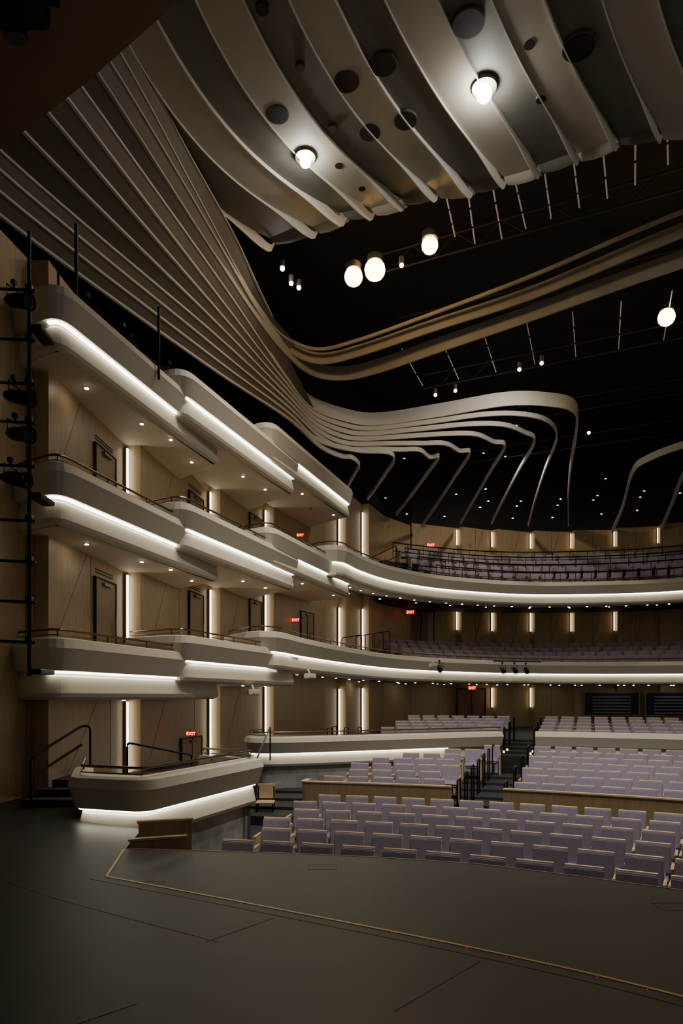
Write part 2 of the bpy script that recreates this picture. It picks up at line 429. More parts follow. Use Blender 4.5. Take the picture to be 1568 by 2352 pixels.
LB=box_balcony([(-4.3,11.1),(-3.85,9.75),(-2.68,9.36),(-1.48,12.6),(-2.6,13.3)],-1.63,'low cream side box beside the stage with rail and light strip',True,(),.82,-3.0,(.2,.3,.08))
mb=MB(); prism(mb,[(-4.2,11.1),(-3.7,10.1),(-2.8,9.8),(-1.9,12.7),(-2.6,13.4),(-2.6,15.5),(-2.8,19.3),(-3.0,20.5),(-3.5,21.6),(-4.5,18.0),(-5.4,13.2)],-2.2,-1.75)
struct(obj('floor',mb.mesh('floor_side_platform',['carpet'])))

def main_balcony(pts,label,soff_rear,name='balcony',start_y=24.0):
    P=resample(catmull([Vector(p) for p in pts],8),60)
    e=empty(name,(P[20].x,P[20].y,P[20].z+E)); top(e,label,'balcony')
    mb=MB(); sweep(mb,P,PROF); part(obj('fascia',mb.mesh('fascia',['cream'],True,18)),e)
    mb=MB(); sweep(mb,P[1:],[(o,z*1.5) for o,z in LED]); part(obj('led_strip',mb.mesh('led_strip',['led'])),e,'glowing white light strip under the parapet lip')
    W=[p for p in WC if p.y>=start_y]+[Vector(p) for p in RW[1:]]
    W=resample([Vector((p.x,p.y)) for p in W],60); nn=normals(P); mb=MB(); vs=[]; G=4
    for p,n,w in zip(P,nn,W):
        f=Vector((p.x-n.x*.3,p.y-n.y*.3))
        for g in range(G+1):
            q=f.lerp(w,g/G); L=(w-f).length
            hr=p.z-.46+(soff_rear)*min(1,L/6)*(g/G); vs.append((q.x,q.y,hr+E))
    n0=len(vs); vs2=[(a,b,c+.12) for a,b,c in vs]; fs=[]
    for i in range(59):
        for g in range(G):
            a=i*(G+1)+g; fs.append((a,a+1,a+G+2,a+G+1)); fs.append((a+n0,a+n0+G+1,a+n0+G+2,a+n0+1))
    mb.add(vs+vs2,fs); part(obj('soffit',mb.mesh('soffit',['soffit'])),e)
    mb=MB(); Q=[(p.x-n.x*.12,p.y-n.y*.12,p.z+.74+E) for p,n in zip(P,nn)]; mb.tube(Q,.022)
    for q in resample([Vector(q) for q in Q],36): mb.cyl(q,(q.x,q.y,q.z-.16),.012,n=5)
    part(obj('handrail',mb.mesh('handrail',['rail'])),e)
    return P,W,e
P2,W2,e2=main_balcony([(-1.7,24.6,4.62),(-.7,23.55,4.62),(.05,23.6,4.62),(.74,25.2,4.62),(2.0,27.3,4.62),(4.0,29.2,4.62),(6.1,30.3,4.62),(8.2,31,4.62),(10.2,31.1,4.62),(13,30.7,4.62),(15,29.9,4.62),(17.6,28.3,4.62)],
   'upper curved cream balcony front with glowing light strip',.75,start_y=25)
P1,W1,e1=main_balcony([(-3.5,20.6,1.24),(-2.5,19.1,1.24),(-1.75,19.4,1.24),(-1.15,21.3,1.22),(.25,24.8,1.18),(2.06,27.8,1.12),(4.08,29.6,1.08),(6.3,31.0,1.06),(8.5,32,1.05),(11.5,32.3,1.03),(15.5,31,1.0),(18.2,29.2,1.0)],
   'lower curved cream balcony front with glowing light strip',.1,start_y=20.8)
for P,W,hs in ((P2,W2,.75),(P1,W1,.1)):
    nn=normals(P)
    for i in range(8,56,2):
        for off in (.9,2.6,4.4):
            if off>1 and (i%4): continue
            j=i+(1 if off==2.6 else 0); p=P[j]; n=nn[j]
            wdist=(Vector((p.x,p.y))-Vector((W[j].x,W[j].y))).length
            if off>wdist-.5: continue
            q=Vector((p.x-n.x*off,p.y-n.y*off)); downlight(q.x,q.y,p.z-.46+hs*min(1,wdist/6)*(off-.3)/wdist-.01)

# ---------------------------------------------------------------- lower parapets
e=empty('seating_parapet',(*hall(-5,12.5),-2.9+E)); top(e,'curved cream parapet wall with light strip around raised seating','parapet')
PP=catmull([hall(-8.75,11.3),hall(-8.6,10.3),hall(-8.1,9.65),hall(-7.2,9.9),hall(-5,11.9),hall(-3.3,13.6),hall(-1.85,15.0)],6)
prof=[(o,z*.8) for o,z in PROF]
mb=MB(); sweep(mb,V3(PP,-1.62),prof); part(obj('fascia',mb.mesh('fascia',['cream'],True,18)),e)
mb=MB(); sweep(mb,V3(PP[3:-6],-1.62),LED); part(obj('led_strip',mb.mesh('led_strip',['led'])),e,'glowing white light strip')
mb=MB(); sweep(mb,V3(PP,0),[(-.22,-3.0),(-.22,-1.9),(-.35,-1.9),(-.35,-3.0)]); part(obj('base',mb.mesh('base',['concrete'])),e,'grey concrete base wall')
railing(e,PP,-1.62,dz=.62)
mb=MB(); prism(mb,[p for p in [q-n*.33 for q,n in zip(PP,normals(PP))]]+[hall(-1.85,16.5),hall(-8.5,16.5)],-3.0,-2.0)
struct(obj('floor',mb.mesh('floor_raised',['carpet'])))
RP=[arc_pt(15.3,s,0)[0] for s in (-.85,1,3,5,7,9)]
e=empty('seating_parapet',(RP[1].x,RP[1].y,-2.9+E)); top(e,'cream parapet wall in front of raised rear seating','parapet')
mb=MB(); sweep(mb,V3(RP,-1.62),prof); part(obj('fascia',mb.mesh('fascia',['cream'],True,18)),e)
mb=MB(); sweep(mb,V3(RP,0),[(-.22,-3.0),(-.22,-1.9),(-.35,-1.9),(-.35,-3.0)]); part(obj('base',mb.mesh('base',['concrete'])),e)
for a,b in ((-5.4,-2.0),(-.9,9)):
    P=[arc_pt(7.1,a+(b-a)*k/10,-1.8)[0] for k in range(11)]
    if a<-2: P=fillet([P[0]+AX*.5]+P,.3)
    e=empty('seating_partition',(P[0].x,P[0].y,-3+E)); top(e,'low curved wood partition between seating rows','partition')
    mb=MB(); sweep(mb,V3(P,0),[(0,-3.0),(0,-1.95),(-.07,-1.95),(-.07,-3.0)]); part(obj('panel',mb.mesh('panel',['wood2'])),e)
    mb=MB(); sweep(mb,V3(P,0),[(.02,-1.95),(.02,-1.92),(-.09,-1.92),(-.09,-1.95)]); part(obj('cap',mb.mesh('cap',['seatwood'])),e)

# ---------------------------------------------------------------- seats
def seat_parts():
    out=[]
    mb=MB(); mb.rbox(-.236,.236,.12,.19,.46,.865,.02,2,rot=-.13); out.append(('backrest',mb.mesh('backrest',['uph'],True)))
    mb=MB(); mb.rbox(-.24,.24,.185,.21,.34,.888,.008,1,rot=-.13); out.append(('back_shell',mb.mesh('back_shell',['seatwood'])))
    mb=MB(); mb.rbox(-.215,.215,-.10,.08,.34,.50,.04,2,rot=-.5); out.append(('seat_cushion',mb.mesh('seat_cushion',['uph'],True)))
    for k in(-1,1):
        mb=MB(); mb.rbox(k*.268-.02,k*.268+.02,-.26,.14,.60,.635,.01,2); mb.rbox(k*.268-.016,k*.268+.016,-.18,.10,0,.60,.006,1)
        out.append(('armrest',mb.mesh('armrest',['seatwood'])))
    return out
SP=seat_parts()
mb=MB()
mb.rbox(-.236,.236,.12,.19,.46,.865,.015,1,rot=-.13); mb.obb((0,.20,.61),(.48,0,0),(0,.026,-.003),(0,.075,.56),1)
mb.rbox(-.215,.215,-.10,.08,.34,.50,.03,1,rot=-.5)
for k in(-1,1): mb.box(k*.268-.02,k*.268+.02,-.24,.14,.60,.63,1); mb.box(k*.268-.016,k*.268+.016,-.16,.10,0,.60,1)
SIMPLE=mb.mesh('theater_seat',['uph','seatwood'])
places=[]
def vis(x,y): 
    return -.45<x/y<.555
def add_row(t0,s_a,s_b,h,grp,s0=-1.3,pitch=.595):
    R=16+t0; n=int((s_b-s_a)/pitch)
    for i in range(n+1):
        s=s_a+i*pitch
        p,ph=arc_pt(t0,s,s0)
        if vis(p.x,p.y): places.append((p.x,p.y,h,-TH-ph,grp))
for k in range(6):
    t0=1.5+.95*k
    add_row(t0,-4.05-.14*k*.95+ (.28 if k%2 else 0),9,-3.0,'front orchestra seats')
for k in range(7):
    t0=7.95+.97*k; h=-2.79+.067*k
    sp=-7.1+(t0-9.9)*1.05+1.0
    add_row(t0,max(-4.95+(.28 if k%2 else 0),sp),-2.35,h,'middle orchestra seats')
    add_row(t0,-.55+(.2 if k%2 else 0),9,h,'middle orchestra seats')
for k in range(5):
    t0=16.3+.95*k; h=-1.98+.08*k
    add_row(t0,-6.0+.28*(k%2),-2.3,h,'rear orchestra seats')
    add_row(t0,-.6,9.5,h,'rear orchestra seats')
def curve_rows(P,i0,offs,hs,grp,rng):
    nn=normals(P)
    for off,h in zip(offs,hs):
        Q=[Vector((p.x-n.x*off,p.y-n.y*off)) for p,n in zip(P[i0:],nn[i0:])]
        L=sum((a-b).length for a,b in zip(Q,Q[1:])); N=int(L/.6); R=resample(Q,N)
        for a,b in zip(R,R[1:]):
            m=(a+b)/2; d=(b-a).normalized(); ang=math.atan2(d.y,d.x)
            if vis(m.x,m.y): places.append((m.x,m.y,h,ang,grp))
offs=[1.3,2.25,3.2,4.15]
h2=[4.95,5.45,5.95,6.45]; h1=[1.12,1.38,1.66,1.95]
curve_rows(P2,25,offs,h2,'upper balcony seats',0)
curve_rows(P1,29,offs,h1,'lower balcony seats',0)
places.sort(key=lambda q:q[0]**2+q[1]**2)
for i,(x,y,h,a,grp) in enumerate(places[:300]):
    lab='upholstered mauve theater seat with wood armrests and raised cushion'
    if i<150:
        e=empty('theater_seat',(x,y,h+E)); e.rotation_euler=(0,0,a); top(e,lab,'seat',grp)
        for nm,me in SP: lpart(obj(nm,me),e)
    else:
        top(obj('theater_seat',SIMPLE,(x,y,h+E),a),lab,'seat',grp)
mb=MB()
for (x,y,h,a,grp) in places[300:]:
    T=Matrix.Translation((x,y,h+E))@Matrix.Rotation(a,4,'Z')
    for X,Y,Z,mi in (((-.232,.232),(.13,.19),(.46,.865),0),((-.24,.24),(.2,.225),(.34,.888),1),((-.22,.22),(-.06,.08),(.34,.52),0),((-.28,-.248),(-.2,.14),(0,.62),1)):
        n=len(mb.v); mb.box(X[0],X[1],Y[0],Y[1],Z[0],Z[1],mi)
        for q in range(n,len(mb.v)): mb.v[q]=tuple(T@Vector(mb.v[q]))
if mb.v: top(obj('theater_seat',mb.mesh('seat_rows',['uph','seatwood'])),'distant rows of mauve theater seats on the curved balconies','seat','balcony seats','stuff')

for P,i0,hs,nm in ((P2,23,h2,'up'),(P1,27,h1,'lo')):
    mb=MB()
    for k,(off,h) in enumerate(zip(offs,hs)):
        a=off-.45; b=off+.5 if k<3 else off+2.0
        sweep(mb,V3(P[i0:],0),[(-a,hs[0]-.35),(-a,h),(-b,h),(-b,hs[0]-.35)])
    sweep(mb,V3(P[i0:],0),[(-.3,hs[0]-.4),(-.3,hs[0]-.3),(-6,hs[0]-.3),(-6,hs[0]-.4)])
    struct(obj('floor',mb.mesh('floor_tiers',['carpet'])))
nn=normals(P2)
for off,h in ((.45,5.75),(1.75,6.35),(2.7,6.9),(3.65,7.35)):
    mb=MB(); Q=[(p.x-n.x*off,p.y-n.y*off,h+E) for p,n in zip(P2[24:],nn[24:])]
    mb.tube(Q,.03,5); mb.tube([(a,b,c-.4) for a,b,c in Q],.02,5)
    for q in resample([Vector(q) for q in Q],22): mb.cyl(q,(q.x,q.y,q.z-.8),.018,n=5)
    top(obj('guard_rail',mb.mesh('guard_rail',['bmetal'])),'long black metal guard rail in front of balcony row','railing','balcony row rails')

# ---------------------------------------------------------------- aisle hoops and hand rails
mbh=MB()
mbh.tube(fillet([Vector((0,0,0)),Vector((0,0,.92)),Vector((0,.42,.92)),Vector((0,.42,0))],.08,4),.022,6)
HOOP=mbh.mesh('handrail',['bmetal'])
for k in range(7):
    for s in(-1.98,-.95):
        p,ph=arc_pt(7.75+.97*k,s)
        if s>-1 and k%2: continue
        top(obj('handrail',HOOP,(p.x,p.y,floor_h(7.9+.97*k)+E),-TH-ph),'black metal hoop handrail beside aisle steps','handrail','aisle handrails')
for k in range(3):
    for s in(-1.93,-.95):
        p,ph=arc_pt(16.0+1.6*k,s); top(obj('handrail',HOOP,(p.x,p.y,-1.95+.13*k+E),-TH-ph),'black metal hoop handrail beside aisle steps','handrail','aisle handrails')
for s,t in((-7.6,14.2),(-7.2,14.8),(-6.9,15.4),(-7.9,15.5)):
    p=hall(s,t); top(obj('handrail',HOOP,(p.x,p.y,-2+E),-TH),'black metal hoop handrail by side steps','handrail','aisle handrails')
def rail_obj(ptsl,label='black metal handrail along steps',r=.022):
    mb=MB()
    for pts in ptsl: mb.tube(fillet([Vector(p) for p in pts],.08,4),r,6)
    return top(obj('handrail',mb.mesh('handrail',['bmetal'])),label,'handrail')
rail_obj([[(-5.0,11.0,0),(-5.0,11.0,.82),(-4.6,12.1,1.28),(-4.45,12.1,1.28),(-4.45,12.1,.4)],[(-5.0,11.0,.5),(-4.6,12.1,.95)]])
rail_obj([[(-3.95,12.6,0.1),(-3.95,12.6,.95),(-3.2,14.6,.55),(-3.2,14.6,-.1)]])
rail_obj([[(-2.0,15.5,-.1),(-2.0,15.5,.2),(-1.9,18.2,1.0),(-1.9,18.2,.1)]])
for y in (24.5,25.6,26.6,27.4):
    p,d,n=wp(y+2.9); q=p+n*1.5
    rail_obj([[(q.x,q.y,1.25+E),(q.x,q.y,2.3+.15*(y-24.5)+E),(q.x+.8,q.y+.9,2.5+.15*(y-24.5)+E),(q.x+.8,q.y+.9,1.5+E)]])
for y in (28.4,29.6):
    p,d,n=wp(y+1.4); q=p+n*1.6
    rail_obj([[(q.x,q.y,4.9+E),(q.x,q.y,5.9+E),(q.x+1.2,q.y+1.2,6.7+E),(q.x+1.2,q.y+1.2,5.7+E)]])
for k in range(5):
    p=hall(-1.9 if k%2 else -1.0,15.3+.5*k); mb=MB(); mb.rbox(-.03,.03,-.03,.03,0,.07,.01,1)
    top(obj('step_light',mb.mesh('step_light',['yellow']),(p.x,p.y,-1.88+E)),'tiny yellow step marker light in aisle','step light','aisle step lights')
mb=MB()
for k in range(3): mb.box(-5.2+.1*k,-4.35,11.1+.35*k,11.45+.35*k+(.4 if k==2 else 0),0,.12*(k+1),0)
top(obj('stage_steps',mb.mesh('stage_steps',['carpet'])),'short black steps from stage to side box','steps')
e=empty('wooden_step_guard',(-2.2,8.4,-.6)); top(e,'low stepped wood guard wall at stage edge','guard wall')
for k,(z,y0) in enumerate(((.20,8.78),(.05,8.42))):
    mb=MB(); d=Vector((.84,.32,0)).normalized(); n=Vector((-d.y,d.x,0))
    c=Vector((-2.26,y0-.02,0)); mb.obb((c.x,c.y,(z-1.2)/2),d*.66,n*.05,Vector((0,0,z+1.2)),0); mb.obb((c.x,c.y,z+.012),d*.7,n*.09,Vector((0,0,.025)),1)
    part(obj('panel',mb.mesh('panel',['wood','seatwood'])),e)
e=empty('wooden_chair',(-1.85,16.6,-3+E)); top(e,'small light wooden chair beside concrete wall','chair')
for nm,bx in (('seat',(-.22,.22,-.2,.2,.42,.46)),('backrest',(-.22,.22,.18,.21,.5,.86))):
    mb=MB(); mb.rbox(*bx,.01,1); lpart(obj(nm,mb.mesh(nm,['seatwood'])),e)
for sx in(-.2,.2):
    for sy in(-.18,.18):
        mb=MB(); mb.cyl((sx,sy,0),(sx*.95,sy,.43 if sy<0 else .8),.016,n=6); lpart(obj('leg',mb.mesh('leg',['bmetal'])),e)

# ---------------------------------------------------------------- exit signs
cu=bpy.data.curves.new('exit_text','FONT'); cu.body='EXIT'; cu.size=.26; cu.align_x='CENTER'; cu.align_y='CENTER'; cu.extrude=.004; cu.offset=.006
to=bpy.data.objects.new('t',cu); COL.objects.link(to); bpy.context.view_layer.update()
TM=bpy.data.meshes.new_from_object(to.evaluated_get(bpy.context.evaluated_depsgraph_get())); bpy.data.objects.remove(to)
TM.materials.clear(); TM.materials.append(M['exit'])
M['exitbox']=mat_emit('exit_face',(.35,.015,.008),.35)
mb=MB(); mb.rbox(-.32,.32,0,.08,-.16,.16,.012,1); EXB=mb.mesh('housing',['exitbox'])
def exit_sign(x,y,h,s=1.0,rz=0):
    e=empty('exit_sign',(x,y,h+E)); e.scale=(s,s,s); e.rotation_euler=(0,0,rz)
    top(e,'glowing red EXIT sign above a doorway','exit sign','exit signs')
    lpart(obj('housing',EXB),e); t=lpart(obj('lettering',TM),e); t.location=(0,-.008,0); t.rotation_euler=(math.pi/2,0,0)
exit_sign(-3.97,18.0,-.98,.46); exit_sign(-1.54,25.5,6.03,.5); exit_sign(-1.72,25.6,2.87,.52)
exit_sign(4.63,35.4,7.85,.75); exit_sign(3.55,35.2,4.35,.75); p,d,n=rear_pt(.184); exit_sign(p.x+n.x*.6,p.y+n.y*.6-.05,.46,.75)

# ---------------------------------------------------------------- video screens
for u,w in ((.394,2.75),(.489,2.75)):
    p,d,n=rear_pt(u); e=empty('video_screen',(p.x,p.y,-.9+E)); top(e,'wide dark bluish window screen in wood rear wall','screen','rear wall screens')
    mb=MB(); rear_box(mb,u,w,-1.0,.2,.08,0,.42); part(obj('screen_panel',mb.mesh('screen_panel',['screen'])),e)
    mb=MB()
    for h0,h1 in((-1.05,-1.0),(.2,.26)): rear_box(mb,u,w+.1,h0,h1,.12,0,.42)
    for k in(-1,1): rear_box(mb,u,.05,-1.0,.2,.12,0,.42,k*(w/2+.02))
    part(obj('frame',mb.mesh('frame',['wood2'])),e)
    mb=MB()
    for k in range(6): rear_box(mb,u,w*.7,-.9+k*.17,-.83+k*.17,.02,0,.5,0)
    part(obj('stripes',mb.mesh('stripes',['slat'])),e)

# ---------------------------------------------------------------- ceiling ribbons
def ribbon(P,height,thick,label,grp,mat='fin',lead_h=.10):
    Q=[p for p in catmull(P,9)]; nn=normals(Q)
    mb=MB(); vs=[]
    for p,n in zip(Q,nn):
        f=0
        if p.x<1: f=min(1,max(0,(25.5-p.y)/5)) if 'curl' in grp else min(1,max(0,(22-p.y)/5))*(1 if p.x<-1 else 0)
        hh=height*(1-f)+lead_h*f
        for o,z in((thick/2,0),(thick/2,hh),(-thick/2,hh),(-thick/2,0)): vs.append((p.x+n.x*o,p.y+n.y*o,p.z+z+E))
    fs=[]; N=len(Q)
    for i in range(N-1):
        for k in range(4): fs.append((i*4+k,i*4+(k+1)%4,(i+1)*4+(k+1)%4,(i+1)*4+k))
    fs+=[(0,1,2,3),tuple(range(4*N-4,4*N))]
    mb.add(vs,fs)
    o=obj('ceiling_fin',mb.mesh('ceiling_fin',[mat],True)); top(o,label,'ceiling fin',grp); return Q
xs=[-4.7,-4.8,-5.1,-5.55,-6.0,-6.05,-6.15,-6.3]; hn=[10.9,10.5,10.2,9.9,9.6,9.3,9.0,8.7]
XT=[9.45,8.6,7.66,6.48,5.13,3.87,2.08,.70]; DT=[27.4,27.2,27.0,27.0,27.2,27.1,27.0,26.9]
EX=[12.1,10.0,8.0,6.25,4.15,2.73,1.2,.2]; ED=[36.4,36.6,36.4,35.9,35.3,34,31.6,29.4]; EH=[9.07,9.1,9.2,9.05,8.75,9.0,9.1,8.9]
lead=[]
for j in range(8):
    h=10.5-.2*j; f=j/7
    L=[(xs[j]-.75,9.3,hn[j]+.1),(xs[j],12.1,hn[j]),(-3.0-.7*f,18.2,hn[j]*.5+h*.5),(-1.9+.1*f,22.5,h+.05),(-1.1+.25*f,24.9,h)]
    xd=1.45-.2*j; xt=XT[j]; td=24.6+.42*j if j<5 else 26.4
    if j<=5:
        L+=[((L[-1][0]+xd)/2,26.1,h),(xd,26.45,h)]
        w=xt-xd
        L+=[(xd+w*.28,26.45-(26.45-td)*.45,h),(xd+w*.55,td+.08,h),(xd+w*.75,td+.1,h),(xd+w*.9,td+.75+.1*j*.3,h),(xt,DT[j]+.1,h-.03)]
    else:
        L+=[((L[-1][0]+xt)/2,26.0,h),(xt-.3,26.2,h),(xt,DT[j],h-.02)]
    ex_,ed,eh=EX[j],ED[j],EH[j]
    L+=[(xt+(ex_-xt)*.25,DT[j]+(ed-DT[j])*.3,h-(h-eh)*.3),(xt+(ex_-xt)*.6,DT[j]+(ed-DT[j])*.65,h-(h-eh)*.65),(ex_,ed,eh)]
    Q=ribbon(L,.5 if j==0 else .17,.06,'long sweeping cream ceiling ribbon curling down to the rear wall','curled ceiling ribbons',lead_h=.05)
    lead.append([q for q in Q if q.y<25.2 and q.x<0])
A=[[(-5.2,9.3,11.2),(-4.35,12.2,11.1),(-3.3,16.5,11.0),(-2.45,20.0,11.0),(-1.75,22.1,11),(-1.0,23.4,11),(0,23.75,11.0),(1.2,23.25,11.0),(3.04,22.1,11.1),(5.5,20.7,11.3),(9.2,18.5,11.6),(12.5,16.6,11.7)],
   [(-5.1,9.3,11.5),(-4.2,12.2,11.4),(-3.3,16,11.3),(-2.6,19.2,11.2),(-2.1,21.2,11.2),(-1.5,22.5,11.2),(-.6,23.0,11.2),(.7,22.5,11.25),(2.9,21.3,11.4),(5.6,19.9,11.6),(8.85,17.7,11.9),(12.2,15.6,12)],
   [(-5.0,9.3,11.8),(-4.1,12.2,11.7),(-3.4,15.6,11.6),(-2.75,18.6,11.4),(-2.35,20.4,11.4),(-1.75,21.8,11.4),(-.8,22.5,11.4),(.5,22.05,11.45),(2.8,20.75,11.6),(5.4,19.2,11.8),(8.55,17.1,12.1),(12,15,12.2)]]
la=[]
for i,L in enumerate(A): la.append([q for q in ribbon(L,(.48,.38,.10)[i],.06,'long dimmed cream ceiling ribbon sweeping across the hall','crossing ceiling ribbons','fin_d',.05) if q.y<22.2 and q.x<-1.2])
Q3=ribbon([(-4.9,9.3,12.1),(-3.95,12.2,12.0),(-3.4,14.8,11.9),(-2.75,17.4,11.75),(-2.4,19.2,11.6),(-2.1,20.7,11.5)],.06,.05,'thin dimmed cream ceiling ribbon beside the canopy','crossing ceiling ribbons','fin_d',.05)
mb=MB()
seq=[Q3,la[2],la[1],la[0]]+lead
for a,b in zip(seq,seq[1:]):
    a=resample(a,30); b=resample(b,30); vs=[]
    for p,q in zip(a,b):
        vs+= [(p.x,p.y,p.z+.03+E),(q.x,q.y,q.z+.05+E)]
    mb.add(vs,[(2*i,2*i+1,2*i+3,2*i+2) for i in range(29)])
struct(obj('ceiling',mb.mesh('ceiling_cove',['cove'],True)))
for L in ([(14.6,36.8,8.8),(14.0,34,9.3),(13.0,30.5,9.9),(13.2,29.3,10.1),(14.3,28.2,10.3),(16.2,27.2,10.4),(19,26.6,10.4)],
          [(16.9,36,8.8),(16.2,33.5,9.3),(15.2,30.2,9.8),(15.6,29.3,9.9),(17,28.3,10.1),(20,27.5,10.2)]):
    ribbon(L,.3,.07,'cream ceiling ribbon arching down to the rear wall','curled ceiling ribbons')
mb=MB(); prism(mb,[(-9,-3),(24,-3),(24,40),(-9,40)],14.0,14.2)
struct(obj('ceiling',mb.mesh('ceiling_deck',['black'])))
# dark catwalk trusses in the void
for t,h in ((12.5,12.9),(15.5,12.6),(19.5,12.4),(23,11.9),(26,11.4)):
    mb=MB(); a=hall(-5.5,t); b=hall(9,t-1.2)
    for dz in(0,.55): mb.tube([(a.x,a.y,h+dz+E),(b.x,b.y,h+dz+E)],.035,6)
    N=22
    for k in range(N):
        p=a.lerp(b,k/N); q=a.lerp(b,(k+1)/N); z0,z1=(0,.55) if k%2 else (.55,0)
        mb.cyl((p.x,p.y,h+z0+E),(q.x,q.y,h+z1+E),.018,n=5)
    top(obj('catwalk_truss',mb.mesh('catwalk_truss',['grid'])),'dark steel catwalk truss hung in black ceiling void','truss','ceiling catwalk trusses')

# canopy panels
tipx=[-1.66,-.49,.23,.93,1.65,2.4,3.2,3.9,4.6,5.35,6.05,6.9,7.85,8.9]
tipd=[18.06,17.55,17.1,16.9,16.6,16.3,16.2,15.9,15.6,15.2,14.8,14.6,14.4,14.1]
nx=[-4.6,-4.05,-3.35,-2.5,-1.68,-.89,-.1,.76,1.66,2.6,3.5,4.5,5.45,6.5]
HC=12.0
edges=[]
for i in range(14):
    f=min(1,i/8); N0=Vector((nx[i],11.76)); T0=Vector((tipx[i],tipd[i])); D=T0-N0
    C=N0+Vector((D.x*(.16+.28*f),D.y*(.76-.22*f)))
    back=(N0-C).normalized()*2.6
    L=[N0+back*(1-k/4) for k in range(4)]
    for k in range(21):
        t=k/20; L.append(N0*(1-t)**2+C*2*t*(1-t)+T0*t*t)
    edges.append(resample(L,36))
for i in range(14):
    base=edges[i]; Q=resample(base,90); nn=normals(Q); vs=[]; th=.02; mb=MB(); K=90
    dist=[0]
    for a,b in zip(Q,Q[1:]): dist.append(dist[-1]+(b-a).length)
    for k,(p,n) in enumerate(zip(Q,nn)):
        r=dist[-1]-dist[k]
        z0=HC-.06-.28*math.exp(-(max(0,r-.30)/.8)**2); z1=HC+.05
        if r<.30:
            t=1-r/.30; z0=HC-.34+.75*t**2.2
        if r<.75: z1=max(z0+.11, HC+.05-.30*(1-r/.75)) if r>=.30 else max(z0+.11,HC-.13)
        for o,z in((th/2,z0),(th/2,z1),(-th/2,z1),(-th/2,z0)): vs.append((p.x+n.x*o,p.y+n.y*o,z+E))
    fs=[]
    for k in range(K-1):
        for c in range(4): fs.append((k*4+c,k*4+(c+1)%4,(k+1)*4+(c+1)%4,(k+1)*4+c))
    fs+=[(0,1,2,3),tuple(range(4*K-4,4*K))]
    mb.add(vs,fs)
    top(obj('ceiling_fin',mb.mesh('canopy_fin',['fin'],True)),'thin cream blade fin with drooping tip under the canopy','ceiling fin','canopy fins')
for i in range(13):
    a,b=edges[i],edges[i+1]; mb=MB(); vs=[]; z=HC-.02 if i%2 else HC+.03; KK=35
    for k in range(KK):
        p,q=a[k],b[k]
        for w in (0,.33,.66,1): 
            r=p.lerp(q,w); vs.append((r.x,r.y,z+E))
    # drooped scalloped end following the fins
    for q_ in range(1,5):
        t=q_/4
        for w in (0,.33,.66,1):
            r=a[KK-1].lerp(b[KK-1],w); r2=a[35].lerp(b[35],w); r=r.lerp(r2,t*.8)
            vs.append((r.x,r.y,z-.16*math.sin(t*math.pi*.5)*(1-(2*w-1)**2*.4)+E))
    KK+=4
    n0=len(vs); vs+=[(x,y,zz+.05) for x,y,zz in vs]; fs=[]
    for k in range(KK-1):
        for c in(0,1,2):
            u=k*4+c; fs.append((u,u+1,u+5,u+4)); fs.append((n0+u,n0+u+4,n0+u+5,n0+u+1))
    for c in(0,1,2): fs.append((4*KK-4+c,4*KK-3+c,n0+4*KK-3+c,n0+4*KK-4+c))
    mb.add(vs,fs)
    top(obj('ceiling_panel',mb.mesh('ceiling_panel',['pan_l' if i%2 else 'pan_d'],True)),'long curved %s canopy panel'%('taupe' if i%2 else 'dark grey'),'ceiling panel','canopy panels')
def port(x,d,r):
    mb=MB(); mb.cyl((0,0,-.004),(0,0,.05),r,n=32,mi=0); mb.cyl((0,0,-.008),(0,0,.05),r*.94,n=32,mi=1)  # black disc paints the shade inside the hole; nothing is cut out
    top(obj('ceiling_port',mb.mesh('ceiling_port',['cove','black']),(x,d,HC-.025+E)),'round opening in canopy panel, its dark drawn as a black disc','ceiling opening','canopy openings')
for x,d,r in [(2.26,12.15,.29),(4.38,12.6,.3),(.8,12.95,.25),(.1,13.3,.25),(-1.32,14.05,.24),(1.33,14.2,.24),(.6,14.5,.23),(-.79,13.0,.09),(-.19,14.4,.09),(-.06,15.4,.09),(-1.38,11.9,.12),(3.45,12.55,.1),(4.0,13.7,.1),(.48,16.1,.08),(6.2,12.2,.1)]: port(x,d,r)
mb=MB(); mb.obb((-4.3,13.4,11.35+E),(.55,1.9,0),(.2,-.06,0),(0,0,.05)); top(obj('ceiling_slot',mb.mesh('ceiling_slot',['black'])),'rectangular slot in ceiling, its dark drawn as a black bar','ceiling opening')  # black bar paints the shade inside the slot

def can_light(x,d,h,m,rr,pw,tgt,col,label,r=.2,ang=110):
    e=empty('spotlight',(x,d,h+E)); top(e,label,'spotlight','ceiling spotlights')
    zc=h+E+rr*.75
    mb=MB(); mb.cyl((x,d,zc),(x,d,zc+.16),r,n=24,cap=False); mb.cyl((x,d,zc+.15),(x,d,zc+.17),r,n=24); part(obj('housing',mb.mesh('housing',['steel'])),e)
    bm=bmesh.new(); bmesh.ops.create_uvsphere(bm,u_segments=16,v_segments=8,radius=rr); me=bpy.data.meshes.new('lamp'); bm.to_mesh(me); bm.free(); me.materials.append(M[m])
    o=obj('lamp',me,(x,d,h+E)); part(o,e)
    if pw:
        li=bpy.data.lights.new('spot','SPOT'); li.energy=pw; li.color=col; li.spot_size=math.radians(ang); li.spot_blend=.8; li.shadow_soft_size=.15
        lo=bpy.data.objects.new('lamp_beam',li); COL.objects.link(lo); lo.location=(x,d,h+E-.3)
        lo.rotation_euler=(Vector(tgt)-Vector(lo.location)).to_track_quat('-Z','Y').to_euler(); lo.parent=e; lo.matrix_parent_inverse=Matrix.Translation(-Vector(e.location))
WH=(1,.95,.9)
can_light(2.8,13.4,11.83,'spot',.15,1500,(4,18,-1.2),WH,'added unseen white spotlight brightening the front seats',.24)
